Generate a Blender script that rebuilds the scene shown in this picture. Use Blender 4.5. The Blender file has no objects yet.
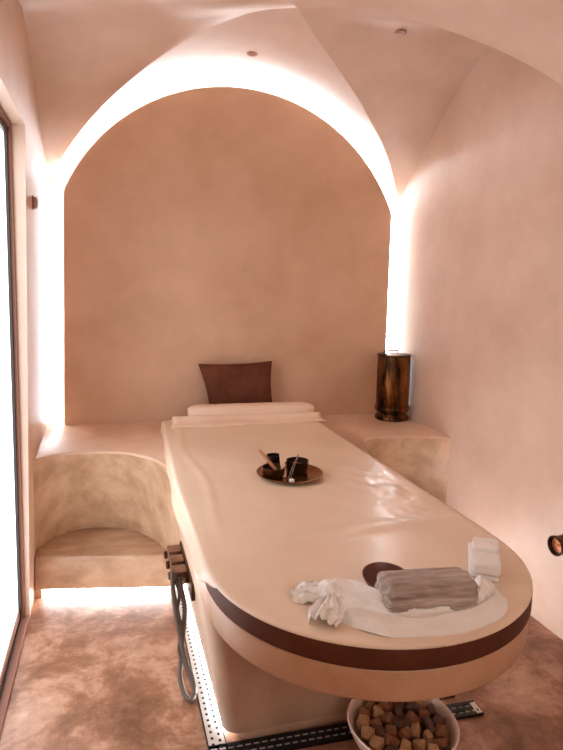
import bpy, bmesh, math, random
from mathutils import Vector, Matrix, noise

# ------------------------------------------------------------------ camera, world, exposure
SC = bpy.context.scene
COL = SC.collection
F, YAW, PITCH, ROLL, SY, CX, CZ = 571.88, .2938, -.0824, .0277, -36.63, .3626, 1.6
fw = Vector((math.sin(YAW)*math.cos(PITCH), math.cos(YAW)*math.cos(PITCH), math.sin(PITCH)))
rt = Vector((math.cos(YAW), -math.sin(YAW), 0)); up = rt.cross(fw)
c_, s_ = math.cos(ROLL), math.sin(ROLL)
R_, U_ = rt*c_ + up*s_, up*c_ - rt*s_
cam_d = bpy.data.cameras.new('camera'); cam = bpy.data.objects.new('camera', cam_d); COL.objects.link(cam)
cam_d.sensor_fit = 'VERTICAL'; cam_d.sensor_height = 36; cam_d.lens = F*36/750; cam_d.shift_y = SY/750
cam_d.clip_start = .02
cam.matrix_world = Matrix(((R_.x, U_.x, -fw.x, CX), (R_.y, U_.y, -fw.y, 0), (R_.z, U_.z, -fw.z, CZ), (0, 0, 0, 1)))
SC.camera = cam
wd = bpy.data.worlds.new('world'); SC.world = wd; wd.use_nodes = True
bg = wd.node_tree.nodes['Background']
bg.inputs[0].default_value = (1, .93, .86, 1); bg.inputs[1].default_value = 4.8
vs = SC.view_settings
vs.view_transform = 'Standard'; vs.look = 'None'; vs.gamma = 1; vs.use_curve_mapping = False; vs.exposure = 0.1
# high opening added behind the camera to let world light in (a sampling portal in its opening)
pl_d = bpy.data.lights.new('added_opening_portal', 'AREA'); pl_d.shape = 'RECTANGLE'; pl_d.size, pl_d.size_y = 2.0, .80; pl_d.cycles.is_portal = True
pl_o = bpy.data.objects.new('added_opening_portal', pl_d); COL.objects.link(pl_o); pl_o.location = (1.205, -1.6, 2.40); pl_o.rotation_euler = (math.pi/2, 0, 0)
LED_POWER, FLOOR_LED_POWER, PANE_POWER = 31, 32, 3.3

# ------------------------------------------------------------------ helpers
def srgb(r, g, b):
    f = lambda c: (c/255/12.92 if c/255 <= .04045 else ((c/255+.055)/1.055)**2.4)
    return (f(r), f(g), f(b), 1)

def mat(name, c1, c2=None, scale=4, rough=.5, metal=0, bump=0, bscale=60, detail=6, lo=.35, hi=.65, coat=0, stretch=(1, 1, 1), spec=.5, sheen=0, trans=0, alpha=1):
    m = bpy.data.materials.new(name); m.use_nodes = True
    nt = m.node_tree; N, L = nt.nodes, nt.links
    b = N['Principled BSDF']
    b.inputs['Roughness'].default_value = rough; b.inputs['Metallic'].default_value = metal
    b.inputs['Specular IOR Level'].default_value = spec
    b.inputs['Coat Weight'].default_value = coat; b.inputs['Coat Roughness'].default_value = .16; b.inputs['Sheen Weight'].default_value = sheen
    b.inputs['Base Color'].default_value = c1
    b.inputs['Alpha'].default_value = alpha
    tc = N.new('ShaderNodeTexCoord'); mp = N.new('ShaderNodeMapping'); mp.inputs['Scale'].default_value = stretch
    L.new(tc.outputs['Object'], mp.inputs['Vector'])
    if c2:
        n = N.new('ShaderNodeTexNoise'); n.inputs['Scale'].default_value = scale; n.inputs['Detail'].default_value = detail
        n.inputs['Roughness'].default_value = .62
        L.new(mp.outputs[0], n.inputs['Vector'])
        r = N.new('ShaderNodeValToRGB'); e = r.color_ramp.elements
        e[0].position, e[0].color = lo, c1; e[1].position, e[1].color = hi, c2
        L.new(n.outputs['Fac'], r.inputs[0]); L.new(r.outputs[0], b.inputs['Base Color'])
    if bump:
        n2 = N.new('ShaderNodeTexNoise'); n2.inputs['Scale'].default_value = bscale; n2.inputs['Detail'].default_value = 5
        L.new(mp.outputs[0], n2.inputs['Vector'])
        bp = N.new('ShaderNodeBump'); bp.inputs['Strength'].default_value = bump; bp.inputs['Distance'].default_value = .01
        L.new(n2.outputs['Fac'], bp.inputs['Height']); L.new(bp.outputs[0], b.inputs['Normal'])
    return m

def emit(name, col, power):
    m = bpy.data.materials.new(name); m.use_nodes = True
    nt = m.node_tree; nt.nodes.remove(nt.nodes['Principled BSDF'])
    e = nt.nodes.new('ShaderNodeEmission'); e.inputs[0].default_value = col; e.inputs[1].default_value = power
    nt.links.new(e.outputs[0], nt.nodes['Material Output'].inputs[0]); return m

PL1, PL2 = srgb(212, 179, 157), srgb(230, 202, 183)
M = dict(
    plaster=mat('plaster', PL1, PL2, 1.6, .38, bump=.12, bscale=9, detail=8),
    panel=mat('panel_plaster', srgb(198, 158, 128), srgb(216, 178, 150), 1.8, .5, bump=.1, bscale=12, detail=8),
    bench=mat('bench_plaster', srgb(206, 168, 142), srgb(226, 194, 170), 3.0, .32, bump=.08, bscale=14, detail=8),
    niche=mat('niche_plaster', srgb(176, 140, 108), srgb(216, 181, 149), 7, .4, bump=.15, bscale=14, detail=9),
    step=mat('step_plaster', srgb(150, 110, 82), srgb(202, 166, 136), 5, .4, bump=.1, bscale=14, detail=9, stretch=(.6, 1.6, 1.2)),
    slab=mat('slab_plaster', srgb(196, 150, 118), srgb(214, 174, 144), 3.5, .4, bump=.06, bscale=20, detail=8),
    plinth=mat('plinth_plaster', srgb(192, 160, 136), srgb(218, 188, 164), 4, .42, bump=.12, bscale=16, detail=8, stretch=(1, 1, .4)),
    led=emit('led_light', (.80, .91, 1, 1), LED_POWER),
    floor_led=emit('floor_led_light', (.92, .96, 1, 1), FLOOR_LED_POWER),
    pane=emit('frosted_pane', (.93, .96, 1, 1), PANE_POWER),
    wall_led=emit('wall_led_light', (.92, .96, 1, 1), FLOOR_LED_POWER*2.6),
    frame=mat('frame_brown', srgb(150, 104, 86), None, rough=.45),
    gasket=mat('dark_gasket', srgb(44, 32, 28), None, rough=.4),
    brown_pu=mat('brown_upholstery', srgb(88, 46, 30), srgb(102, 56, 38), 8, .55, bump=.1, bscale=180, spec=.2),
    cream=mat('cream_sheet', srgb(230, 204, 178), srgb(238, 214, 190), 3, .40, bump=.10, bscale=14, coat=.26),
    bolster=mat('bolster_cover', srgb(232, 200, 176), srgb(240, 212, 190), 6, .6, bump=.08, bscale=120),
    cushion=mat('cushion_fabric', srgb(92, 52, 36), srgb(112, 66, 48), 9, .85, bump=.25, bscale=260, spec=.15),
    brass=mat('aged_brass', srgb(38, 22, 14), srgb(168, 108, 52), 7, .34, metal=.85, bump=.25, bscale=26, lo=.42, hi=.68, stretch=(1.6, 1.6, .45)),
    dark_brass=mat('dark_brass', srgb(46, 30, 20), srgb(96, 62, 34), 9, .36, metal=.85, bump=.1, bscale=30),
    tray=mat('tray_metal', srgb(116, 80, 52), srgb(166, 114, 72), 9, .24, metal=.9, bump=.06, bscale=40),
    cup=mat('dark_cup_metal', srgb(34, 24, 20), srgb(72, 46, 32), 14, .34, metal=.7),
    copper=mat('copper_inside', srgb(150, 88, 58), srgb(190, 120, 84), 14, .35, metal=.7),
    wood=mat('pale_wood', srgb(190, 132, 98), srgb(206, 150, 114), 20, .6, stretch=(1, 1, .2)),
    ivory=mat('ivory', srgb(236, 206, 176), None, rough=.5),
    steel=mat('steel', srgb(190, 186, 184), None, rough=.22, metal=1),
    white=mat('white_towel', srgb(244, 236, 230), srgb(252, 247, 242), 12, .9, bump=.5, bscale=240, sheen=.3),
    muslin=mat('muslin', srgb(247, 241, 235), srgb(253, 250, 246), 10, .85, bump=.3, bscale=120, alpha=.95),
    gauze=mat('grey_gauze', srgb(146, 126, 116), srgb(222, 208, 200), 18, .95, bump=.8, bscale=90, lo=.32, hi=.70, stretch=(.3, 1.8, 1.8), spec=.1),
    dish=mat('brown_dish', srgb(86, 46, 32), srgb(110, 62, 44), 10, .4),
    ceramic=mat('white_ceramic', srgb(226, 196, 176), srgb(234, 206, 186), 3, .3, coat=.3),
    chunk=mat('amber_chunk', srgb(84, 46, 24), srgb(176, 110, 60), 22, .4, bump=.4, bscale=60, lo=.3, hi=.75),
    chunk2=mat('pale_chunk', srgb(140, 92, 56), srgb(222, 172, 120), 22, .45, bump=.4, bscale=60, lo=.3, hi=.75),
    chunk3=mat('dark_chunk', srgb(48, 26, 16), srgb(112, 66, 38), 22, .35, bump=.4, bscale=60, lo=.3, hi=.75),
    grate=mat('grate_steel', srgb(214, 210, 206), None, rough=.3, metal=.6),
    channel=mat('channel_dark', srgb(20, 17, 16), None, rough=.3, metal=.4),
    tap=mat('tap_bronze', srgb(120, 88, 70), srgb(150, 112, 90), 20, .3, metal=.75),
    cable=mat('cable_grey', srgb(88, 72, 62), None, rough=.5),
    spot=mat('spot_ring', srgb(190, 150, 132), None, rough=.5),
    spot_lens=mat('spot_lens', srgb(150, 108, 92), None, rough=.35),
)

# worn polished floor: two scales of mottling
def floor_mat():
    m = bpy.data.materials.new('polished_floor'); m.use_nodes = True
    nt = m.node_tree; N, L = nt.nodes, nt.links; b = N['Principled BSDF']
    tc = N.new('ShaderNodeTexCoord')
    def nz(scale, detail, dist=0, rough=.6):
        n = N.new('ShaderNodeTexNoise'); n.inputs['Scale'].default_value = scale; n.inputs['Detail'].default_value = detail
        n.inputs['Distortion'].default_value = dist; n.inputs['Roughness'].default_value = rough
        L.new(tc.outputs['Object'], n.inputs['Vector']); return n
    a, d = nz(3.6, 14, .3, .70), nz(30, 10, .3, .75)
    r = N.new('ShaderNodeValToRGB'); e = r.color_ramp.elements
    e[0].position, e[0].color = .34, srgb(116, 76, 52); e[1].position, e[1].color = .72, srgb(204, 166, 144)
    k = e.new(.46); k.color = srgb(146, 100, 74)
    k = e.new(.51); k.color = srgb(166, 120, 94)
    k = e.new(.56); k.color = srgb(184, 142, 117)
    L.new(a.outputs['Fac'], r.inputs[0])
    r2 = N.new('ShaderNodeValToRGB'); e2 = r2.color_ramp.elements
    e2[0].position, e2[0].color = .3, (.74, .72, .70, 1); e2[1].position, e2[1].color = .70, (1.16, 1.16, 1.16, 1)
    L.new(d.outputs['Fac'], r2.inputs[0])
    mx = N.new('ShaderNodeMix'); mx.data_type = 'RGBA'; mx.blend_type = 'MULTIPLY'; mx.inputs[0].default_value = 1
    L.new(r.outputs[0], mx.inputs[6]); L.new(r2.outputs[0], mx.inputs[7]); L.new(mx.outputs[2], b.inputs['Base Color'])
    b.inputs['Roughness'].default_value = .36
    bp = N.new('ShaderNodeBump'); bp.inputs['Strength'].default_value = .15; bp.inputs['Distance'].default_value = .01
    L.new(d.outputs['Fac'], bp.inputs['Height']); L.new(bp.outputs[0], b.inputs['Normal'])
    return m
M['floor'] = floor_mat()

def link(name, me, m=None, parent=None, smooth=False):
    o = bpy.data.objects.new(name, me); COL.objects.link(o)
    if m: me.materials.append(M[m])
    if smooth: me.polygons.foreach_set('use_smooth', [True]*len(me.polygons))
    if parent: o.parent = parent
    return o
def from_bm(name, bm, m, parent=None, smooth=False, auto=None):
    bmesh.ops.recalc_face_normals(bm, faces=bm.faces)
    me = bpy.data.meshes.new(name); bm.to_mesh(me); bm.free()
    o = link(name, me, m, parent, smooth or auto is not None)
    if auto is not None: me.set_sharp_from_angle(angle=math.radians(auto))
    return o
def from_py(name, v, f, m, parent=None, smooth=False, auto=None):
    me = bpy.data.meshes.new(name); me.from_pydata([tuple(p) for p in v], [], f); me.update()
    o = link(name, me, m, parent, smooth or auto is not None)
    if auto is not None: me.set_sharp_from_angle(angle=math.radians(auto))
    return o
def tag(o, label, cat=None, group=None, kind=None):
    o['label'] = label
    if cat: o['category'] = cat
    if group: o['group'] = group
    if kind: o['kind'] = kind
    return o
def struct(o, label): o['kind'] = 'structure'; o['label'] = label; return o
def thing(name, label, cat, loc=(0, 0, 0), group=None, rot=(0, 0, 0)):
    o = bpy.data.objects.new(name, None); COL.objects.link(o); o.location = loc; o.rotation_euler = rot
    o.empty_display_size = .05
    return tag(o, label, cat, group)
def box(bm, x0, x1, y0, y1, z0, z1, bev=0, seg=2):
    r = bmesh.ops.create_cube(bm, size=1)
    for v in r['verts']:
        v.co = Vector(((x0+x1)/2+v.co.x*(x1-x0), (y0+y1)/2+v.co.y*(y1-y0), (z0+z1)/2+v.co.z*(z1-z0)))
    if bev:
        es = list({e for v in r['verts'] for e in v.link_edges})
        bmesh.ops.bevel(bm, geom=es, offset=bev, segments=seg, affect='EDGES', profile=.5)
def boxo(name, d, m, parent=None, bev=0, seg=2):
    bm = bmesh.new(); box(bm, *d, bev=bev, seg=seg); return from_bm(name, bm, m, parent, auto=40 if bev else None)
def lathe(name, prof, m, parent=None, n=40, auto=40):
    v, f = [], []
    for r, z in prof:
        for i in range(n):
            a = 2*math.pi*i/n; v.append((r*math.cos(a), r*math.sin(a), z))
    for k in range(len(prof)-1):
        for i in range(n):
            j = (i+1) % n; f.append((k*n+i, k*n+j, (k+1)*n+j, (k+1)*n+i))
    f.append(tuple(range(n-1, -1, -1))); q = (len(prof)-1)*n; f.append(tuple(range(q, q+n)))
    return from_py(name, v, f, m, parent, auto=auto)
def catmull(pts, n):
    P = [Vector(p) for p in pts]; P = [P[0]*2-P[1]]+P+[P[-1]*2-P[-2]]; out = []
    segs = len(P)-3
    for i in range(n):
        t = i/(n-1)*segs; k = min(int(t), segs-1); u = t-k
        a, b, c, d = P[k:k+4]
        out.append(.5*((2*b)+(c-a)*u+(2*a-5*b+4*c-d)*u*u+(3*b-a-3*c+d)*u**3))
    return out
def tube(name, pts, rad, m, parent=None, n=10, samples=None, closed=False):
    P = catmull(pts, samples) if samples else [Vector(p) for p in pts]
    v, f = [], []; nrm = None; L = len(P)
    for i, p in enumerate(P):
        t = (P[min(i+1, L-1)]-P[max(i-1, 0)]).normalized()
        if nrm is None: nrm = t.orthogonal().normalized()
        nrm = (nrm-t*nrm.dot(t)).normalized(); b = t.cross(nrm)
        r = rad(i/(L-1)) if callable(rad) else rad
        for k in range(n):
            a = 2*math.pi*k/n; v.append(p+(nrm*math.cos(a)+b*math.sin(a))*r)
    for i in range(L-1):
        for k in range(n):
            j = (k+1) % n; f.append((i*n+k, i*n+j, (i+1)*n+j, (i+1)*n+k))
    f.append(tuple(range(n-1, -1, -1))); f.append(tuple(range((L-1)*n, L*n)))
    return from_py(name, v, f, m, parent, auto=50)

# ------------------------------------------------------------------ room
W, D, XC = 2.41, 3.868, 1.205
SPR, RISE, YF = 2.25, .775, -1.6   # spring height, rise, open end of the room behind the camera
CRX, CRY, YFB, YFL = 1.24, 2.79, 1.90, 1.42   # crown of the groin vault in plan, front corners of the bay (right, left)
def arc(t, half, rise):         # height above the spring of a segmental arch at offset t
    R = (half*half+rise*rise)/(2*rise); return math.sqrt(max(R*R-t*t, 0))-(R-rise)
def zA(x): return SPR+arc(x-XC, XC, RISE)
def spline(tab, u):             # smooth curve through evenly spaced values, u in 0..1
    n = len(tab)-1; t = min(max(u, 0), 1)*n; k = min(int(t), n-1); u = t-k
    p = lambda i: tab[i] if 0 <= i <= n else (2*tab[0]-tab[1] if i < 0 else 2*tab[n]-tab[n-1])
    a, b, c, d = p(k-1), p(k), p(k+1), p(k+2)
    return .5*(2*b+(c-a)*u+(2*a-5*b+4*c-d)*u*u+(3*b-a-3*c+d)*u**3)
# hand-shaped groins: heights from the crown to the corner, and the arches on the two side walls
G_LB = [2.985, 3.005, 2.985, 2.935, 2.86, 2.76, 2.635, 2.47, 2.25]
G_RB = [2.985, 2.925, 2.88, 2.83, 2.775, 2.70, 2.62, 2.49, 2.25]
G_RF = [2.985, 2.965, 2.925, 2.857, 2.78, 2.687, 2.575, 2.43, 2.25]
G_LF = G_RF
P_R = [2.998, 2.98, 2.925, 2.84, 2.745, 2.64, 2.525, 2.41, 2.25]
P_L = [2.79, 2.745, 2.69, 2.625, 2.55, 2.48, 2.42, 2.35, 2.25]
def side_z(tab, y, yf):
    if y < yf: return SPR
    return spline(tab, (y-CRY)/(D-CRY) if y > CRY else (CRY-y)/(CRY-yf))

struct(from_py('floor', [(-.6, YF, 0), (W+.1, YF, 0), (W+.1, D+.1, 0), (-.6, D+.1, 0)], [(0, 1, 2, 3)], 'floor'),
       'brown mottled polished plaster floor')

# ceiling: groin vault of four cells plus the barrel over the camera
def vault():
    v, f = [], []; n, m = 48, 24
    def patch(fn, nu, nw):
        base = len(v)
        for i in range(nu+1):
            for j in range(nw+1): v.append(fn(i/nu, j/nw))
        for i in range(nu):
            for j in range(nw): a = base+i*(nw+1)+j; f.append((a, a+1, a+nw+2, a+nw+1))
    def groin(tab, cx, cy, s): return CRX+(cx-CRX)*s, CRY+(cy-CRY)*s, spline(tab, s)
    def cell(ta, ca, tb, cb, edge):            # from groin a's corner over the crown to groin b's corner, ruled out to the edge curve
        def fn(u, w):
            s = 2*u-1
            g = groin(ta, *ca, -s) if s < 0 else groin(tb, *cb, s)
            e = edge(g); return tuple(g[k]+(e[k]-g[k])*w for k in range(3))
        patch(fn, n, m)
    LB, RB, LF, RF = (0, D), (W, D), (0, YFL), (W, YFB)
    cell(G_LB, LB, G_RB, RB, lambda g: (g[0], D, zA(g[0])))
    cell(G_LF, LF, G_RF, RF, lambda g: (g[0], YFL+(YFB-YFL)*g[0]/W, zA(g[0])))
    cell(G_RF, RF, G_RB, RB, lambda g: (W, g[1], side_z(P_R, g[1], YFB)))
    cell(G_LF, LF, G_LB, LB, lambda g: (0, g[1], side_z(P_L, g[1], YFL)))
    patch(lambda u, w: (W*u, (YFL+(YFB-YFL)*u)*(1-w)+YF*w, zA(W*u)), n, 2)
    return struct(from_py('ceiling', v, f, 'plaster', smooth=True), 'pink plaster groin vault ceiling')
vault()

def side_wall(name, x, tab, YFB, opening, label):
    zB = lambda y: side_z(tab, y, YFB)
    ys = sorted({YF, YFB, CRY, D, *[YFB+(CRY-YFB)*i/24 for i in range(25)], *[CRY+(D-CRY)*i/24 for i in range(25)], *(opening[:2] if opening else [])})
    v, f = [], []
    for a, b in zip(ys[:-1], ys[1:]):
        z0 = opening[2] if opening and a >= opening[0]-1e-6 and b <= opening[1]+1e-6 else 0
        k = len(v); v += [(x, a, z0), (x, b, z0), (x, b, zB(b)+.004), (x, a, zB(a)+.004)]; f.append((k, k+1, k+2, k+3))
    if opening:                                   # plaster reveal of the opening
        y0, y1, z1 = opening; d = -.13
        for q in ([(x, y1, 0), (d, y1, 0), (d, y1, z1), (x, y1, z1)], [(x, y0, 0), (d, y0, 0), (d, y0, z1), (x, y0, z1)], [(x, y0, z1), (x, y1, z1), (d, y1, z1), (d, y0, z1)]):
            k = len(v); v += q; f.append((k, k+1, k+2, k+3))
    bm = bmesh.new()
    me = bpy.data.meshes.new(name); me.from_pydata(v, [], f); bm.from_mesh(me)
    bmesh.ops.remove_doubles(bm, verts=bm.verts, dist=1e-5)
    return struct(from_bm(name, bm, 'plaster'), label)
DO = (1.72, 2.86, 2.31)
side_wall('wall_left', 0, P_L, YFL, DO, 'pink plaster left wall with the glazed door opening')
side_wall('wall_right', W, P_R, YFB, None, 'long pink plaster wall to the right of the table')

def front_wall():  # unseen wall; its high opening is added to give soft light from above
    x0, x1, z0, z1 = .205, 2.205, 2.0, 2.5; n = 24; v, f = [], []
    tops = lambda x: min(zA(x)-.10, 2.80)
    xs = sorted({0, x0, x1, W, *[W*i/n for i in range(n+1)]})
    for a, b in zip(xs[:-1], xs[1:]):
        inside = a >= x0-1e-6 and b <= x1+1e-6
        for za, zb, ta, tb in (((0, 0, z0, z0), (tops(a), tops(b), zA(a), zA(b))) if inside else ((0, 0, zA(a), zA(b)),)):
            k = len(v); v.extend([(a, YF, za), (b, YF, zb), (b, YF, tb), (a, YF, ta)]); f.append((k, k+1, k+2, k+3))
    return struct(from_py('wall_front', v, f, 'plaster'), 'plaster wall behind the viewer with a high opening added for light')
front_wall()
def arch_path(half, rise, spring, z0, n=40):
    return [(XC-half, z0), *[(XC+half*t, spring+arc(half*t, half, rise)) for t in [-math.cos(math.pi*i/n) for i in range(n+1)]], (XC+half, z0)]
pts = arch_path(XC, RISE, SPR, 0)
struct(from_py('wall_back', [(x, D, z) for x, z in pts], [tuple(range(len(pts)))], 'plaster'), 'rear plaster wall behind the light strip')
def prism(name, pts, y0, y1, m, parent=None, bev=.004):
    bm = bmesh.new(); vv = [bm.verts.new((x, y0, z)) for x, z in pts]; fc = bm.faces.new(vv)
    r = bmesh.ops.extrude_face_region(bm, geom=[fc])
    for g in r['geom']:
        if isinstance(g, bmesh.types.BMVert): g.co.y = y1
    return from_bm(name, bm, m, parent, auto=30)
BT = .72                                         # bench top height
struct(prism('trim_1', arch_path(1.11, .745, 2.175, BT+.001), 3.79, 3.84, 'panel'), 'arched tan plaster panel in front of the back wall')

# the lit strip runs in the gap round the panel
def led_arch():
    t = thing('arch_light_strip', 'glowing white light strip following the arch around the back panel', 'light strip', (XC, D, BT))
    pts = arch_path(1.152, .76, 2.205, BT+.01); v, f = [], []
    for i, (x, z) in enumerate(pts):
        a, b = pts[max(i-1, 0)], pts[min(i+1, len(pts)-1)]
        tx, tz = b[0]-a[0], b[1]-a[1]; l = math.hypot(tx, tz); nx, nz = -tz/l, tx/l
        for w, y in ((-.009, D-.004), (.009, D-.004), (.009, D-.016), (-.009, D-.016)):
            v.append((x+nx*w-XC, y-D, z+nz*w-BT))
    for i in range(len(pts)-1):
        for k in range(4): j = (k+1) % 4; f.append((i*4+k, i*4+j, i*4+4+j, i*4+4+k))
    from_py('diffuser', v, f, 'led', t)
led_arch()

# ------------------------------------------------------------------ glazed door in the left wall
dr = bpy.data.objects.new('door_1', None); COL.objects.link(dr); struct(dr, 'glazed door with frosted white pane and brown frame')
dr.location = (.028, 0, 0); dr.rotation_euler = (0, -.017, 0)
y0, y1, z1 = DO
for nm, d, m in (('jamb', (-.09, -.045, y1-.02, y1, 0, z1), 'frame'), ('jamb', (-.09, -.045, y0, y0+.02, 0, z1), 'frame'),
                 ('head_rail', (-.09, -.045, y0+.02, y1-.02, z1-.02, z1), 'frame'), ('threshold', (-.13, -.03, y0, y1, 0, .014), 'frame')):
    boxo(nm, d, m, dr, .003)
lf = bpy.data.objects.new('door_leaf', None); COL.objects.link(lf); lf.parent = dr
ya, yb, zb, zt = y0+.02, y1-.02, .016, z1-.022
for nm, d, m in (('stile', (-.085, -.060, yb-.022, yb, zb, zt), 'gasket'), ('stile', (-.085, -.060, ya, ya+.022, zb, zt), 'gasket'),
                 ('top_rail', (-.085, -.060, ya+.022, yb-.022, zt-.03, zt), 'gasket'), ('bottom_rail', (-.085, -.066, ya+.022, yb-.022, zb, zb+.05), 'frame'),
                 ('seal', (-.085, -.058, ya+.022, yb-.022, zb+.0, zb+.012), 'gasket'),
                 ('pane', (-.080, -.072, ya+.022, yb-.022, zb+.05, zt-.03), 'pane')):
    boxo(nm, d, m, lf)

# ------------------------------------------------------------------ benches with hollowed fronts
TOPL = [(0, 3.03), (.05, 3.095), (.117, 3.14), (.2, 3.155), (.317, 3.15), (.40, 3.13), (.471, 3.09), (.568, 2.98), (.625, 2.86), (.66, 2.745)]
LOWL = [(0, 3.07), (.009, 3.127), (.05, 3.21), (.106, 3.27), (.234, 3.335), (.359, 3.32), (.44, 3.29), (.506, 3.244), (.606, 3.086), (.66, 2.94)]
ZS = .222
def bench(label, mir):
    TOP = [(0, 3.05), (.09, 3.09), (.18, 3.118), (.28, 3.14), (.37, 3.15), (.45, 3.155), (.515, 3.14), (.575, 3.09), (.62, 2.99), (.653, 2.86), (.70, 2.70), (.765, 2.58)] if mir else TOPL+[(.705, 2.62)]
    LOW = LOWL+[(.765, 2.72)] if mir else LOWL+[(.75, 2.72)]
    X = (lambda x: W-x) if mir else (lambda x: x)
    XE = .66                                     # inner end, against the table
    t = thing('plaster_bench', label, 'bench', (X(.33), 3.4, 0), 'benches beside the table')
    ox, oy = X(.33), 3.4
    n = 40
    T = catmull([(x, y, 0) for x, y in TOP], n); Lw = catmull([(x, y, 0) for x, y in LOW], n)
    # hollow surface
    v, f = [], []; m = 8; rr = .014
    rows = []
    for k in range(m+1):
        s = k/m; rows.append([(T[i].lerp(Lw[i], s**.8), BT-rr-(BT-rr-ZS)*s) for i in range(n)])
    for row in rows:
        for p, z in row: v.append((X(p.x)-ox, p.y-oy, z))
    for k in range(m):
        for i in range(n-1): a = k*n+i; f.append((a, a+1, a+n+1, a+n))
    from_py('niche', v, f, 'niche', t, smooth=True)
    # top with rounded lip
    v, f = [], []
    lip = [(0, -rr), (rr*.3, -rr*.3), (rr, 0)]
    for off, dz in lip:
        for p in T: v.append((X(p.x)-ox, p.y+off-oy, BT+dz))
    for k in range(2):
        for i in range(n-1): a = k*n+i; f.append((a, a+1, a+n+1, a+n))
    b = len(v)
    for p in T: v.append((X(p.x)-ox, D-oy, BT))
    for i in range(n-1): a = 2*n+i; f.append((a, a+1, b+i+1, b+i))
    from_py('bench_top', v, f, 'bench', t, smooth=True)
    # step below the hollow, its front flush, raised on a dark kick gap
    bm = bmesh.new(); box(bm, *sorted((X(.0005)-ox, X(.70)-ox)), 3.03-oy, 3.45-oy, .045, ZS, bev=.012, seg=3)
    for q in bm.verts:
        if q.co.y+oy < 3.2: q.co.y -= .20*abs(q.co.x-(X(0)-ox))
    from_bm('step', bm, 'step', t, auto=40)
    boxo('foot', (*sorted((X(.0005)-ox, X(.035)-ox)), 3.03-oy, 3.20-oy, .001, .047), 'step', t)
    boxo('kick_wall', (*sorted((X(.036)-ox, X(.70)-ox)), 3.11-oy, 3.20-oy, .001, .046), 'step', t)
    # lit strip in the kick
    s = thing('kick_light_strip', 'white light strip under the %s bench step' % ('right' if mir else 'left'), 'light strip', (ox, 3.0, 0), 'floor light strips'); s.rotation_euler.z = .19 if mir else -.19
    boxo('diffuser', (*sorted((X(.04)-ox, X(.68)-ox)), .0, .028, .018, .044), 'floor_led', s)
    return t
bench('pink plaster bench with hollowed front beside the glass door', False)
bench('pink plaster bench with hollowed front under the brass container', True)

# ------------------------------------------------------------------ massage table
TX0, TX1, TYC, TYB = .64, 1.635, 1.60, 3.54
TR = (TX1-TX0)/2; TMX = (TX0+TX1)/2
LT = .045                                       # the head end is slightly narrower on the left
def outline(off=0, back=TYB, n=48, bulge=.49):
    r = TR+off; out = [(TMX+r, back)]
    for i in range(n+1):
        a = math.pi*i/n; out.append((TMX+r*math.cos(a), TYC-(bulge+off)*math.sin(a)))
    out += [(TMX-r, 2.4), (TMX-r+LT, back)]; return out
def slab(name, pts, z0, z1, m, parent, loc, bev=.006):
    bm = bmesh.new(); vv = [bm.verts.new((x-loc[0], y-loc[1], z0-loc[2])) for x, y in pts]; fc = bm.faces.new(vv)
    r = bmesh.ops.extrude_face_region(bm, geom=[fc])
    for g in r['geom']:
        if isinstance(g, bmesh.types.BMVert): g.co.z = z1-loc[2]
    es = [e for e in bm.edges if abs(e.verts[0].co.z-e.verts[1].co.z) < 1e-6]
    bmesh.ops.bevel(bm, geom=es, offset=bev, segments=3, affect='EDGES', profile=.5)
    return from_bm(name, bm, m, parent, auto=35)
tl = (TMX, 2.4, 0)
tb = thing('massage_table', 'long plaster massage table with rounded end and brown padded edge', 'table', tl)
PX0, PX1, PY0 = .755, 1.58, 1.855
def plinth_pts(o=0, q=0):
    r = .06; out = [(PX1-o, 3.77), (PX1-o, PY0+q+r)]
    for i in range(1, 9):
        a = math.pi/2*i/8; out.append((PX1-o-r+r*math.cos(a), PY0+q+r-r*math.sin(a)))
    for i in range(0, 9):
        a = math.pi/2*(1+i/8); out.append((PX0+o+r+r*math.cos(a), PY0+q+r-r*math.sin(a)))
    out.append((PX0+o, 3.77)); return out
pli = slab('plinth', plinth_pts(), .032, .642, 'plinth', tb, tl, .004)
for q in pli.data.vertices:                      # the left face leans out to meet the slab
    if q.co.x < 0: q.co.x -= .10*(q.co.z-.032)/.61*min(1, -q.co.x/.3)
slab('plinth_foot', plinth_pts(.045, .002), .001, .033, 'plinth', tb, tl, .002)
slab('table_slab', outline(-.006, back=3.785), .64, .722, 'slab', tb, tl, .008)
slab('pad', outline(0), .722, .779, 'brown_pu', tb, tl, .007)
for lab, x in (('left', PX0+.012), ('right', PX1-.011)):
    s = thing('plinth_light_strip', 'white light strip along the %s foot of the table plinth' % lab, 'light strip', (x, 2.4, 0), 'floor light strips')
    boxo('diffuser', (-.01, .01, -.46, .56, .006, .031), 'floor_led' if lab == 'left' else 'wall_led', s)

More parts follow.
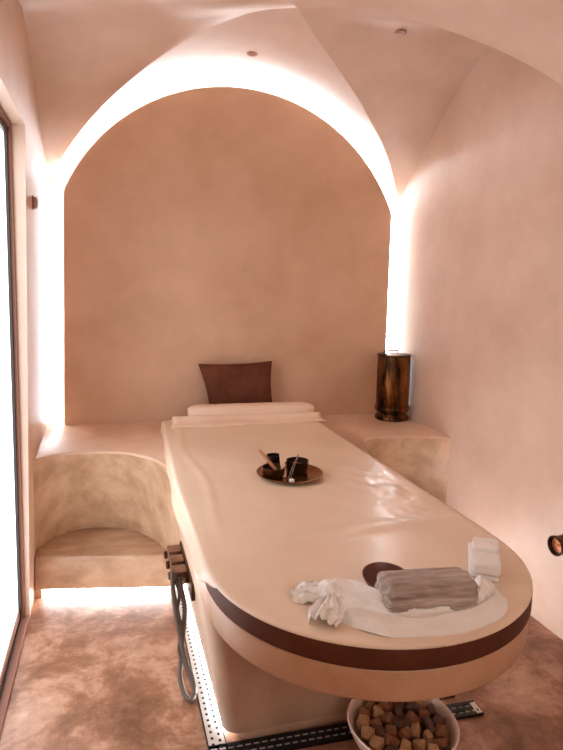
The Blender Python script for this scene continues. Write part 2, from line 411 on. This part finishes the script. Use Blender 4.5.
# cream sheet lying on the pad and hanging over its long sides
def sheet():
    v, f = [], []; ny, nx = 150, 84
    def disp(x, y):
        d = .0016*noise.noise(Vector((x*5, y*4, 3)))+.0008*noise.noise(Vector((x*14, y*11, 7)))
        yl = 1.74+.10*(x-1.1)+.02*math.sin(x*7)
        d += .008*math.exp(-((y-yl)/.045)**2)*min(1, max(0, (x-.72)/.15))
        yl = 1.60+.3*(x-.7); d += .005*math.exp(-((y-yl)/.03)**2)*math.exp(-((x-.95)/.25)**2)
        w = math.exp(-((x-1.47)/.13)**4-((y-2.15)/.42)**4)                   # crumpled area at the right edge
        d += w*(.009*abs(noise.noise(Vector((x*9+y*6, y*5-x*4, 1))))+.004*noise.noise(Vector((x*26, y*20, 5))))
        d += .004*math.exp(-((x-.74-.02*math.sin(y*6))/.02)**2)*min(1, max(0, (y-1.7)/.3))
        return d
    zt = .7815
    ylast = TYC-.487
    for i in range(ny+1):
        s = i/ny; th = .03+(math.pi/2-.03)*min(1, max(0, i-1)/ny/.3); y = TYC-.488*math.cos(th) if s <= .3 else TYC+(TYB+.004-TYC)*(s-.3)/.7; sh = LT*max(0, (y-2.4)/(TYB-2.4))
        if y < TYC: hw = max((TR-.001)*math.sin(th), .002)
        else: hw = TR+.004*min(1, (y-TYC)/.1)
        L = .0006+.085*max(0, min(1, (y-1.50)/.40))**.8
        L *= 1+.10*math.sin(y*5.3)+.06*math.sin(y*13)
        prof = []
        for k in range(6):                                                   # left hanging flap
            q = 1-k/6; fl = .010*q*(1+.8*math.sin(y*9)) if y > 1.6 else 0
            prof.append((TMX-hw+sh-.003*min(1, L*40)-fl, zt-.004-L*q))
        for k in range(nx+1):
            u = -1+2*k/nx; x = TMX+hw*u+sh*(1-u)/2; e = min(1, (1-abs(u))*14)
            prof.append((x, zt-.003*(1-e)**2+max(0, disp(x, y))*e))
        for k in range(6):
            q = (k+1)/6; fl = .008*q*(1+.8*math.sin(y*8+1)) if y > 1.6 else 0
            prof.append((TMX+hw+.003*min(1, L*40)+fl, zt-.004-L*q))
        if i == 0: y -= .002; prof = [(x, zt-.0046) for x, z in prof]        # front lip turned down
        for x, z in prof: v.append((x-TMX, y-2.4, z-.78))
    nc = nx+13
    for i in range(ny):
        for k in range(nc-1): a = i*nc+k; f.append((a, a+1, a+nc+1, a+nc))
    o = from_py('table_sheet', v, f, 'cream', smooth=True); o.location = (TMX, 2.4, .78)
    md = o.modifiers.new('thickness', 'SOLIDIFY'); md.thickness = .0016; md.offset = 1
    return tag(o, 'cream smooth sheet spread over the massage table', 'sheet')
sheet()

# bolster: rolled towel at the head end with a flat folded skirt in front
bo = thing('bolster', 'cream rolled bolster across the head end of the table', 'bolster', (1.232, 3.475, .784), rot=(0, 0, -.02))
def roundbar(name, L, ry, rz, m, parent, zc, e=4, n=28, k=20):
    v, f = [], []
    for i in range(k+1):
        u = -1+2*i/k; u = math.copysign(abs(u)**.6, u); s = (1-abs(u)**10)**.25 if abs(u) < 1 else .0
        s = max(s, .55)
        for j in range(n):
            a = 2*math.pi*j/n; ca, sa = math.cos(a), math.sin(a)
            y = ry*s*math.copysign(abs(ca)**(2/e*1.4), ca); z = rz*s*math.copysign(abs(sa)**(2/e*1.4), sa)
            v.append((u*L/2, y+.003*noise.noise(Vector((u*6, a, 1))), zc+z+.003*noise.noise(Vector((u*8, a, 4)))))
    for i in range(k):
        for j in range(n): q = (j+1) % n; f.append((i*n+j, i*n+q, (i+1)*n+q, (i+1)*n+j))
    f.append(tuple(range(n-1, -1, -1))); f.append(tuple(range(k*n, k*n+n)))
    return from_py(name, v, f, m, parent, auto=50)
roundbar('roll', .81, .055, .046, 'bolster', bo, .056)
bm = bmesh.new()
nX, rows = 30, [(-.135, .003), (-.11, .010), (-.085, .016), (-.068, .020), (-.06, .034), (-.058, .046)]
gv = [[bm.verts.new((-.505+.945*i/nX+(.03 if k < 2 else 0)*(i/nX-.5), y+.012*math.sin(i*.5)*(k < 3)-.03*(1-i/nX)*(k < 4), z)) for i in range(nX+1)] for k, (y, z) in enumerate(rows)]
for k in range(len(rows)-1):
    for i in range(nX): bm.faces.new((gv[k][i], gv[k][i+1], gv[k+1][i+1], gv[k+1][i]))
o = from_bm('folded_skirt', bm, 'bolster', bo, smooth=True); md = o.modifiers.new('t', 'SOLIDIFY'); md.thickness = .003

# brown cushion leaning on the panel
def cushion():
    n = 36; v, f = [], []; wx, wz = .235, .165
    for side in (1, -1):
        for i in range(n+1):
            for j in range(n+1):
                a, b = -1+2*i/n, -1+2*j/n
                px = wx*a*(1-.07*(1-abs(a)**2)*0-.06*(1-b*b)*abs(a)**3); pz = wz*b*(1-.07*(1-a*a)*abs(b)**3)
                th = .062*(max(0, (1-a**4)*(1-b**4)))**.42
                th -= .010*math.exp(-((a+b*.6+.75)/.14)**2)*math.exp(-((b+.55)/.4)**2)*(side > 0)
                th -= .008*math.exp(-((a-b*.5-.95)/.12)**2)*math.exp(-((b+.5)/.35)**2)*(side > 0)
                th += .004*noise.noise(Vector((a*2.5, b*2.5, side)))*(1-a**4)*(1-b**4)
                px += -.035*b*(a < 0)*abs(a)
                v.append((px, -side*max(th, 0)+.004*noise.noise(Vector((a*2, b*2, 9))), pz))
    m = (n+1)**2
    for s in range(2):
        for i in range(n):
            for j in range(n):
                q = s*m+i*(n+1)+j; F = (q, q+1, q+n+2, q+n+1); f.append(F if s == 0 else F[::-1])
    bm = bmesh.new(); me = bpy.data.meshes.new('tmp'); me.from_pydata(v, [], f); bm.from_mesh(me)
    bmesh.ops.remove_doubles(bm, verts=bm.verts, dist=.0012)
    o = from_bm('cushion', bm, 'cushion', None, smooth=True)
    o.location = (1.195, 3.70, .955); o.rotation_euler = (-.10, -.03, 0)
    return tag(o, 'dark brown cushion leaning against the back panel', 'cushion')
cushion()

# ------------------------------------------------------------------ brass container on the right bench
va = thing('brass_container', 'tall aged brass lidded container on the right bench', 'container', (2.284, 3.60, BT+.001))
lathe('base', [(.112, 0), (.120, .006), (.120, .018), (.108, .034), (.104, .044), (.110, .054), (.121, .066), (.124, .080), (.120, .094), (.112, .100), (.10, .100)], 'brass', va, 48)
lathe('body', [(.112, .100), (.114, .104), (.115, .25), (.114, .40), (.113, .446), (.104, .448)], 'brass', va, 48)
lid = lathe('lid', [(.113, .448), (.119, .450), (.119, .458), (.112, .462), (.06, .466), (.0, .467)], 'dark_brass', va, 48)
tube('lid_handle', [(-.085, -.01, .460), (-.085, -.01, .484), (.03, .01, .484), (.03, .01, .460)], .005, 'dark_brass', lid, 8)

# ------------------------------------------------------------------ tray with cups
TZ = .7845
tr = tag(lathe('serving_tray', [(.0, 0), (.095, 0), (.128, .006), (.146, .015), (.148, .018), (.144, .019), (.125, .0095), (.095, .004), (.0, .004)], 'tray', None, 56), 'round dark brass tray on the cream sheet', 'tray')
tr.location = (1.132, 2.36, TZ)
def cup(loc, r, h, label, mi):
    t = thing('small_cup', label, 'cup', loc, 'small metal cups on the tray')
    lathe('shell', [(r*.80, 0), (r*.88, .003), (r*.97, h*.4), (r, h*.85), (r*1.03, h), (r*.96, h), (r*.90, h*.4), (r*.8, .006), (0, .006)], mi, t, 32)
    lathe('contents', [(0, h*.55), (r*.87, h*.55), (r*.87, h*.6), (0, h*.62)], 'copper' if mi == 'cup' else 'cup', t, 24)
    return t
cup((1.055, 2.352, TZ+.0045), .050, .044, 'dark metal cup holding the wooden stick on the tray', 'dark_brass')
cup((1.175, 2.385, TZ+.0045), .050, .056, 'taller dark cup at the right of the tray', 'cup')
cup((1.085, 2.452, TZ+.008), .034, .062, 'small dark cup at the back of the tray', 'cup')
def stick(name, a, b, w, t, m, label, cat):
    a, b = Vector(a), Vector(b); d = b-a; L = d.length
    bm = bmesh.new(); box(bm, -w/2, w/2, -t/2, t/2, 0, L, bev=min(w, t)*.42, seg=3)
    o = from_bm(name, bm, m, None, auto=40); o.location = a
    o.rotation_mode = 'QUATERNION'; o.rotation_quaternion = d.to_track_quat('Z', 'Y'); return tag(o, label, cat)
stick('wooden_stick', (1.062, 2.335, .822), (.984, 2.345, .915), .017, .013, 'wood', 'flat wooden spatula leaning out of the dark cup', 'spatula')
stick('ivory_spatula', (1.098, 2.33, .7895), (1.094, 2.37, .884), .022, .005, 'ivory', 'short ivory scraper standing between the cups', 'scraper')
tw = thing('tweezers', 'thin silver tweezers leaning on the right cup', 'tweezers', (1.105, 2.285, .792))
for dx in (-.005, .005):
    tube('arm', [(dx, 0, 0), (.028+dx*.8, .03, .045), (.060, .06, .09)], .0022, 'steel', tw, 6, 8)
bd = tag(lathe('cream_jar', [(.0, 0), (.010, 0), (.012, .004), (.012, .010), (.008, .014), (.0, .015)], 'white', None, 20), 'tiny white pot at the front of the tray', 'pot')
bd.location = (1.110, 2.262, TZ+.0045)

# ------------------------------------------------------------------ bath linens at the rounded end
SZ = .7835
ds = tag(lathe('brown_dish', [(0, 0), (.035, 0), (.058, .012), (.068, .030), (.064, .031), (.054, .015), (.033, .005), (0, .005)], 'dish', None, 40), 'shallow brown dish tucked behind the grey gauze roll', 'dish')
ds.location = (1.105, 1.382, SZ+.004); ds.rotation_euler = (.12, 0, 0)
def gauze_roll():
    v, f = [], []; n, k = 88, 56; L = .25
    for i in range(k+1):
        u = -1+2*i/k; s = (1-abs(u)**16)**.4 if abs(u) < 1 else 0; s = max(s, .35)
        for j in range(n):
            a = 2*math.pi*j/n
            r = 1+.05*noise.noise(Vector((u*1.2, math.cos(a)*4, math.sin(a)*4)))+.03*noise.noise(Vector((u*2, math.cos(a)*12, math.sin(a)*12)))
            ca, sa = math.cos(a), math.sin(a)
            r += .075*(1-abs(math.sin(a*4.5+1.4*noise.noise(Vector((u*1.3, ca*1.2, sa*1.2+5))))))**2.2-.03*(1-abs(math.sin(a*9.5+2*noise.noise(Vector((u*2.2, ca*2, sa*2))))))**3
            y = .056*math.copysign(abs(ca)**.8, ca)*s*r*(1.08-.06*u); z = .045*math.copysign(abs(sa)**.8, sa)*s*r
            v.append((u*L/2+.012*noise.noise(Vector((ca*2.2, sa*2.2, 2+(u > 0)*5)))*abs(u)**3, y, max(z, -.046)+.046))
    for i in range(k):
        for j in range(n): q = (j+1) % n; f.append((i*n+j, i*n+q, (i+1)*n+q, (i+1)*n+j))
    f.append(tuple(range(n-1, -1, -1))); f.append(tuple(range(k*n, k*n+n)))
    o = from_py('gauze_roll', v, f, 'gauze', None, smooth=True); o.location = (1.152, 1.250, SZ+.006); o.rotation_euler = (0, 0, -.13)
    return tag(o, 'grey gauze towel roll lying on the white muslin', 'towel')
gauze_roll()

def ribbon(name, path, widths, m, parent, seed, nu=70, nv=22, lift=.02, amp=.006, fold=5, hollow=0):
    """a crumpled cloth band along a path; widths[i] = half width, hollow bends it round its long axis"""
    P = catmull(path, nu); Wd = catmull([(w, 0, 0) for w in widths], nu); v, f = [], []
    for i in range(nu):
        t = (P[min(i+1, nu-1)]-P[max(i-1, 0)]); t.z = 0; t.normalize(); s = Vector((-t.y, t.x, 0)); w = abs(Wd[i].x)
        for j in range(nv):
            b = -1+2*j/(nv-1)
            k = min(1, w/.034); h = (lift*(1-b*b)+hollow*b)*k*k
            wr = 1.5*amp*(1-abs(math.sin(b*fold*1.1+1.5*noise.noise(Vector((i*.06, b*.7, seed+2)))+seed)))**1.6+amp*1.3*(noise.noise(Vector((i*.10+seed, b*2.5, seed)))+.3)
            p = P[i]+s*(b*w+.006*noise.noise(Vector((i*.12, b*3, seed+4))))
            v.append((p.x, p.y, max(P[i].z+h+wr, .001)))
    for i in range(nu-1):
        for j in range(nv-1): a = i*nv+j; f.append((a, a+1, a+nv+1, a+nv))
    o = from_py(name, v, f, m, parent, smooth=True)
    md = o.modifiers.new('t', 'SOLIDIFY'); md.thickness = .0018; md.offset = 1
    return o
mo = (1.05, 1.30, SZ)
mu = thing('muslin_cloth', 'sheer white muslin knotted at its left end, wrapped in front of the grey roll', 'cloth', mo)
def lp(l): return [(x-mo[0], y-mo[1], z) for x, y, z in l]
ribbon('wrap', lp([(.925, 1.345, .008), (.955, 1.275, .005), (1.01, 1.215, .004), (1.10, 1.180, .004), (1.20, 1.176, .004), (1.29, 1.20, .004), (1.35, 1.25, .004), (1.37, 1.31, .003)]),
       [.024, .045, .042, .036, .036, .042, .045, .03], 'muslin', mu, 1, lift=.022, amp=.009, hollow=.012, fold=3.4, nv=40)
ribbon('inner_fold', lp([(.935, 1.375, .012), (.975, 1.335, .012), (1.02, 1.270, .014), (1.07, 1.222, .018), (1.15, 1.190, .014)]),
       [.024, .042, .036, .020, .010], 'muslin', mu, 4, lift=.028, amp=.009, hollow=.012, fold=3.0, nu=50, nv=34)
ribbon('corner_fold', lp([(1.27, 1.205, .016), (1.315, 1.235, .012), (1.352, 1.285, .006), (1.375, 1.335, .002)]), [.012, .030, .036, .020], 'muslin', mu, 6, lift=.028, amp=.009, hollow=.010, fold=3.0, nu=40, nv=34)
ribbon('under_fold', lp([(.96, 1.34, .0005), (1.08, 1.26, .0005), (1.2, 1.235, .0005), (1.32, 1.26, .0005), (1.39, 1.25, .0005)]), [.05, .07, .065, .06, .03], 'muslin', mu, 9, lift=.001, amp=.0015)
ribbon('tail', lp([(.935, 1.355, .008), (.90, 1.375, .006), (.865, 1.385, .003), (.832, 1.39, .002)]), [.020, .038, .034, .024], 'muslin', mu, 12, nu=40, lift=.018, amp=.009)
ribbon('tail', lp([(.94, 1.35, .008), (.91, 1.31, .006), (.885, 1.275, .003), (.862, 1.245, .002)]), [.020, .036, .044, .036], 'muslin', mu, 17, nu=40, lift=.016, amp=.010)
bm = bmesh.new(); bmesh.ops.create_icosphere(bm, subdivisions=4, radius=1)
for q in bm.verts:
    k = 1+.22*noise.noise(q.co*2.2)+.12*noise.noise(q.co*5)
    q.co = Vector((q.co.x*.034*k, q.co.y*.040*k, max(q.co.z*.026*k+.026, .002)))
kn = from_bm('knot', bm, 'muslin', mu, smooth=True); kn.location = (.928-mo[0], 1.352-mo[1], 0)

ft = thing('folded_washcloth', 'small folded white washcloth beside the grey gauze roll', 'towel', (1.455, 1.425, SZ), rot=(0, 0, -.60))
bm = bmesh.new(); box(bm, -.044, .040, -.10, .128, .001, .016, bev=.006, seg=3); from_bm('flat_layer', bm, 'white', ft, auto=50)
def puff(name, wx, wy, h, m, parent, loc, seed):
    bm = bmesh.new(); box(bm, -1, 1, -1, 1, -1, 1, bev=.35, seg=4); bmesh.ops.subdivide_edges(bm, edges=bm.edges, cuts=2, use_grid_fill=True)
    for q in bm.verts:
        k = noise.noise(q.co*2+Vector((seed, 0, 0))); q.co = Vector((q.co.x*wx*(1+.03*k), q.co.y*wy*(1+.03*k), (q.co.z+1)*h/2*(1+.06*k)))
    o = from_bm(name, bm, m, parent, smooth=True); o.location = loc; return o
puff('folded_pack', .042, .082, .040, 'white', ft, (.004, -.022, .0155), 3)
puff('top_layer', .037, .040, .014, 'white', ft, (.004, .015, .054), 6)

# ------------------------------------------------------------------ bowl of chunks under the rounded end
BX, BY = 1.325, 1.632
bw = tag(lathe('ceramic_bowl', [(.0, .001), (.075, .001), (.080, .008), (.11, .030), (.155, .080), (.182, .130), (.188, .150), (.184, .154), (.178, .150), (.172, .130), (.146, .084), (.10, .036), (.07, .018), (.0, .014)], 'ceramic', None, 64),
         'white ceramic bowl of brown chunks on the floor under the table end', 'bowl')
bw.location = (BX, BY, 0)
random.seed(5)
def chunk_mesh(k):
    bm = bmesh.new(); bmesh.ops.create_cube(bm, size=1)
    bmesh.ops.bevel(bm, geom=list(bm.edges), offset=.16, segments=1, affect='EDGES')
    rr = random.Random(k)
    sx, sy, sz = [rr.uniform(.75, 1.1) for _ in range(3)]
    for q in bm.verts: q.co = Vector((q.co.x*sx*(1+rr.uniform(-.16, .16)), q.co.y*sy*(1+rr.uniform(-.16, .16)), q.co.z*sz*(1+rr.uniform(-.12, .12))))
    me = bpy.data.meshes.new('chunk'); bm.to_mesh(me); bm.free(); me.materials.append(M[('chunk', 'chunk2', 'chunk3')[k % 3]]); return me
meshes = [chunk_mesh(k) for k in range(9)]
cnt = 0
for z, R, off in ((.062, .070, 0), (.098, .112, .4), (.132, .132, .9)):
    rings = [0] if R < .05 else [r for r in (0, .046, .092, .132) if r <= R]
    for r in rings:
        m = max(1, int(2*math.pi*r/.047))
        for i in range(m):
            a = 2*math.pi*i/m+off+r*9
            me = meshes[random.choice((0, 1, 2, 3, 4, 5, 6, 7, 8, 0, 3, 6))]
            o = bpy.data.objects.new('brown_chunk', me); COL.objects.link(o)
            s = random.uniform(.038, .049); o.scale = (s, s, s*random.uniform(.7, 1))
            o.location = (BX+r*math.cos(a), BY+r*math.sin(a), z+random.uniform(-.006, .008))
            o.rotation_euler = [random.uniform(-3, 3) for _ in range(3)]
            kd = ('amber brown', 'pale tan', 'dark brown')[meshes.index(me) % 3]
            tag(o, kd+' chunk in the heap in the white bowl', 'chunk', kd+' chunks in the white bowl'); cnt += 1

# ------------------------------------------------------------------ slotted drain channel round the plinth
dn = thing('floor_drain', 'slotted metal floor drain running around the table plinth', 'drain', (0, 0, 0))
def grate(p0, p1, wid, zt, parent, gm='grate', tm='channel'):
    """strip from p0 to p1 (2-D), wid to its right-hand side, two staggered rows of slots, on a tray toned by tm"""
    p0, p1 = Vector(p0), Vector(p1); d = (p1-p0); L = d.length; d.normalize(); s = Vector((d.y, -d.x))
    mod = .030; n = int(L/mod); v, f = [], []
    def P(u, w, z=zt): q = p0+d*u+s*w; return (q.x, q.y, z)
    xs = [0, .2, .36, .64, .80, 1]
    for i in range(n):
        for r in range(5):
            w0, w1 = xs[r]*wid, xs[r+1]*wid
            if r in (1, 3):
                o = 0 if r == 1 else mod/2
                for a, b in ((0, .28), (.70, 1)) if tm == 'channel' else ((0, .15), (.85, 1)):
                    u0, u1 = i*mod+a*mod+o, i*mod+b*mod+o
                    k = len(v); v += [P(u0, w0), P(u1, w0), P(u1, w1), P(u0, w1)]; f.append((k, k+1, k+2, k+3))
            else:
                k = len(v); v += [P(i*mod, w0), P((i+1)*mod, w0), P((i+1)*mod, w1), P(i*mod, w1)]; f.append((k, k+1, k+2, k+3))
    g = from_py('grate', v, f, gm, parent); md = g.modifiers.new('t', 'SOLIDIFY'); md.thickness = .002; md.offset = 0
    zc = zt-.0025 if tm != 'channel' else .0015
    v = [P(0, 0, zc), P(L, 0, zc), P(L, wid, zc), P(0, wid, zc)]
    from_py('channel', v, [(0, 1, 2, 3)], tm, parent)
    for w in (-.004, wid):
        bm = bmesh.new(); q = [P(0, w, 0), P(L, w, 0), P(L, w+.004, 0), P(0, w+.004, 0)]
        fc = bm.faces.new([bm.verts.new(c) for c in q]); r = bmesh.ops.extrude_face_region(bm, geom=[fc])
        for g2 in r['geom']:
            if isinstance(g2, bmesh.types.BMVert): g2.co.z = zt+.001
        from_bm('rim', bm, 'channel', parent)
grate((.70, 1.78), (.70, 3.0), .058, .010, dn)
grate((.70, 1.850), (1.745, 1.81), .062, .010, dn, 'channel', 'grate')  # tones swapped: shade put into the grate, slot glints into the bright tray
grate((1.63, 1.86), (1.63, 3.0), .058, .010, dn)

# ------------------------------------------------------------------ control block with looped cable on the table side
vb = thing('valve_block', 'bronze valve blocks on a dark plate on the table side', 'valve', (.685, 2.44, .37))
boxo('plate', (.0, .016, -.215, .205, -.035, .035), 'dark_brass', vb, .004)
for k, (yy, zz) in enumerate(((.15, 0), (.05, 0), (-.05, 0))):
    bk = boxo('block', (-.062, .001, yy-.034, yy+.034, zz-.028, zz+.030), 'tap', vb, .005, 3)
    o = lathe('knob', [(.0, 0), (.016, 0), (.018, .004), (.018, .012), (.012, .016), (0, .016)], 'dark_brass', bk, 20)
    o.location = (-.062, yy, zz); o.rotation_euler = (0, -math.pi/2, 0)
ca = thing('hanging_cable', 'grey cable hanging in a twisted loop from the bronze valve', 'cable', (.64, 2.35, .0))
cl = [(.618, 2.33, .42), (.622, 2.31, .33), (.640, 2.26, .20), (.660, 2.20, .11), (.682, 2.16, .06), (.688, 2.12, .026), (.672, 2.09, .014), (.650, 2.12, .018), (.638, 2.17, .05), (.645, 2.22, .10), (.660, 2.27, .18), (.668, 2.30, .27), (.655, 2.32, .34), (.648, 2.34, .385)]
tube('strand', [(x-.64, y-2.35, z) for x, y, z in cl], .0095, 'cable', ca, 10, 90)
cl2 = [(.640, 2.33, .385), (.660, 2.305, .33), (.650, 2.29, .26), (.664, 2.26, .19), (.650, 2.225, .13), (.668, 2.19, .095), (.690, 2.14, .05), (.700, 2.09, .022)]
tube('strand', [(x-.64-.012, y-2.35+.01, z) for x, y, z in cl2], .0075, 'cable', ca, 10, 60)

# ------------------------------------------------------------------ wall and ceiling fittings
sn = thing('wall_sensor', 'small beige sensor on the left wall beside the light strip', 'sensor', (0, 3.10, 2.0))
boxo('back_plate', (.001, .006, -.022, .022, -.034, .034), 'frame', sn, .002)
boxo('cover', (.006, .020, -.018, .018, -.028, .028), 'spot', sn, .004)
boxo('lens', (.020, .022, -.012, .012, -.018, .018), 'gasket', sn, .001)
kb = thing('wall_tap', 'dark metal tap end with copper mouth on the right wall', 'tap', (W, 2.075, .462), rot=(0, -math.pi/2, 0))
lathe('barrel', [(.050, .001), (.046, .006), (.043, .012), (.043, .060), (.046, .064), (.046, .074), (.041, .076), (.036, .070), (.036, .036), (.0, .036)], 'dark_brass', kb, 36)
lathe('mouth', [(0, .037), (.034, .037), (.034, .058), (.022, .060), (.018, .054), (.008, .054), (.006, .060), (0, .061)], 'copper', kb, 30)
for i, (x, y, lab) in enumerate(((1.18, 3.47, 'recessed ceiling spot above the lit arch'), (1.832, 2.845, 'recessed ceiling spot in the right vault cell'))):
    zz = (zA(x)-.012, 2.978)[i]; nrm = Vector((0, 0, -1))
    t = thing('ceiling_spot', lab, 'spotlight', (x, y, zz)); t.rotation_mode = 'QUATERNION'; t.rotation_quaternion = nrm.to_track_quat('Z', 'Y')
    lathe('ring', [(.020, .0), (.033, .0), (.033, .003), (.030, .005), (.023, .005), (.020, .002)], 'spot', t, 32)
    lathe('lens', [(0, .0), (.0205, .0), (.0205, .002), (0, .003)], 'spot_lens', t, 24)
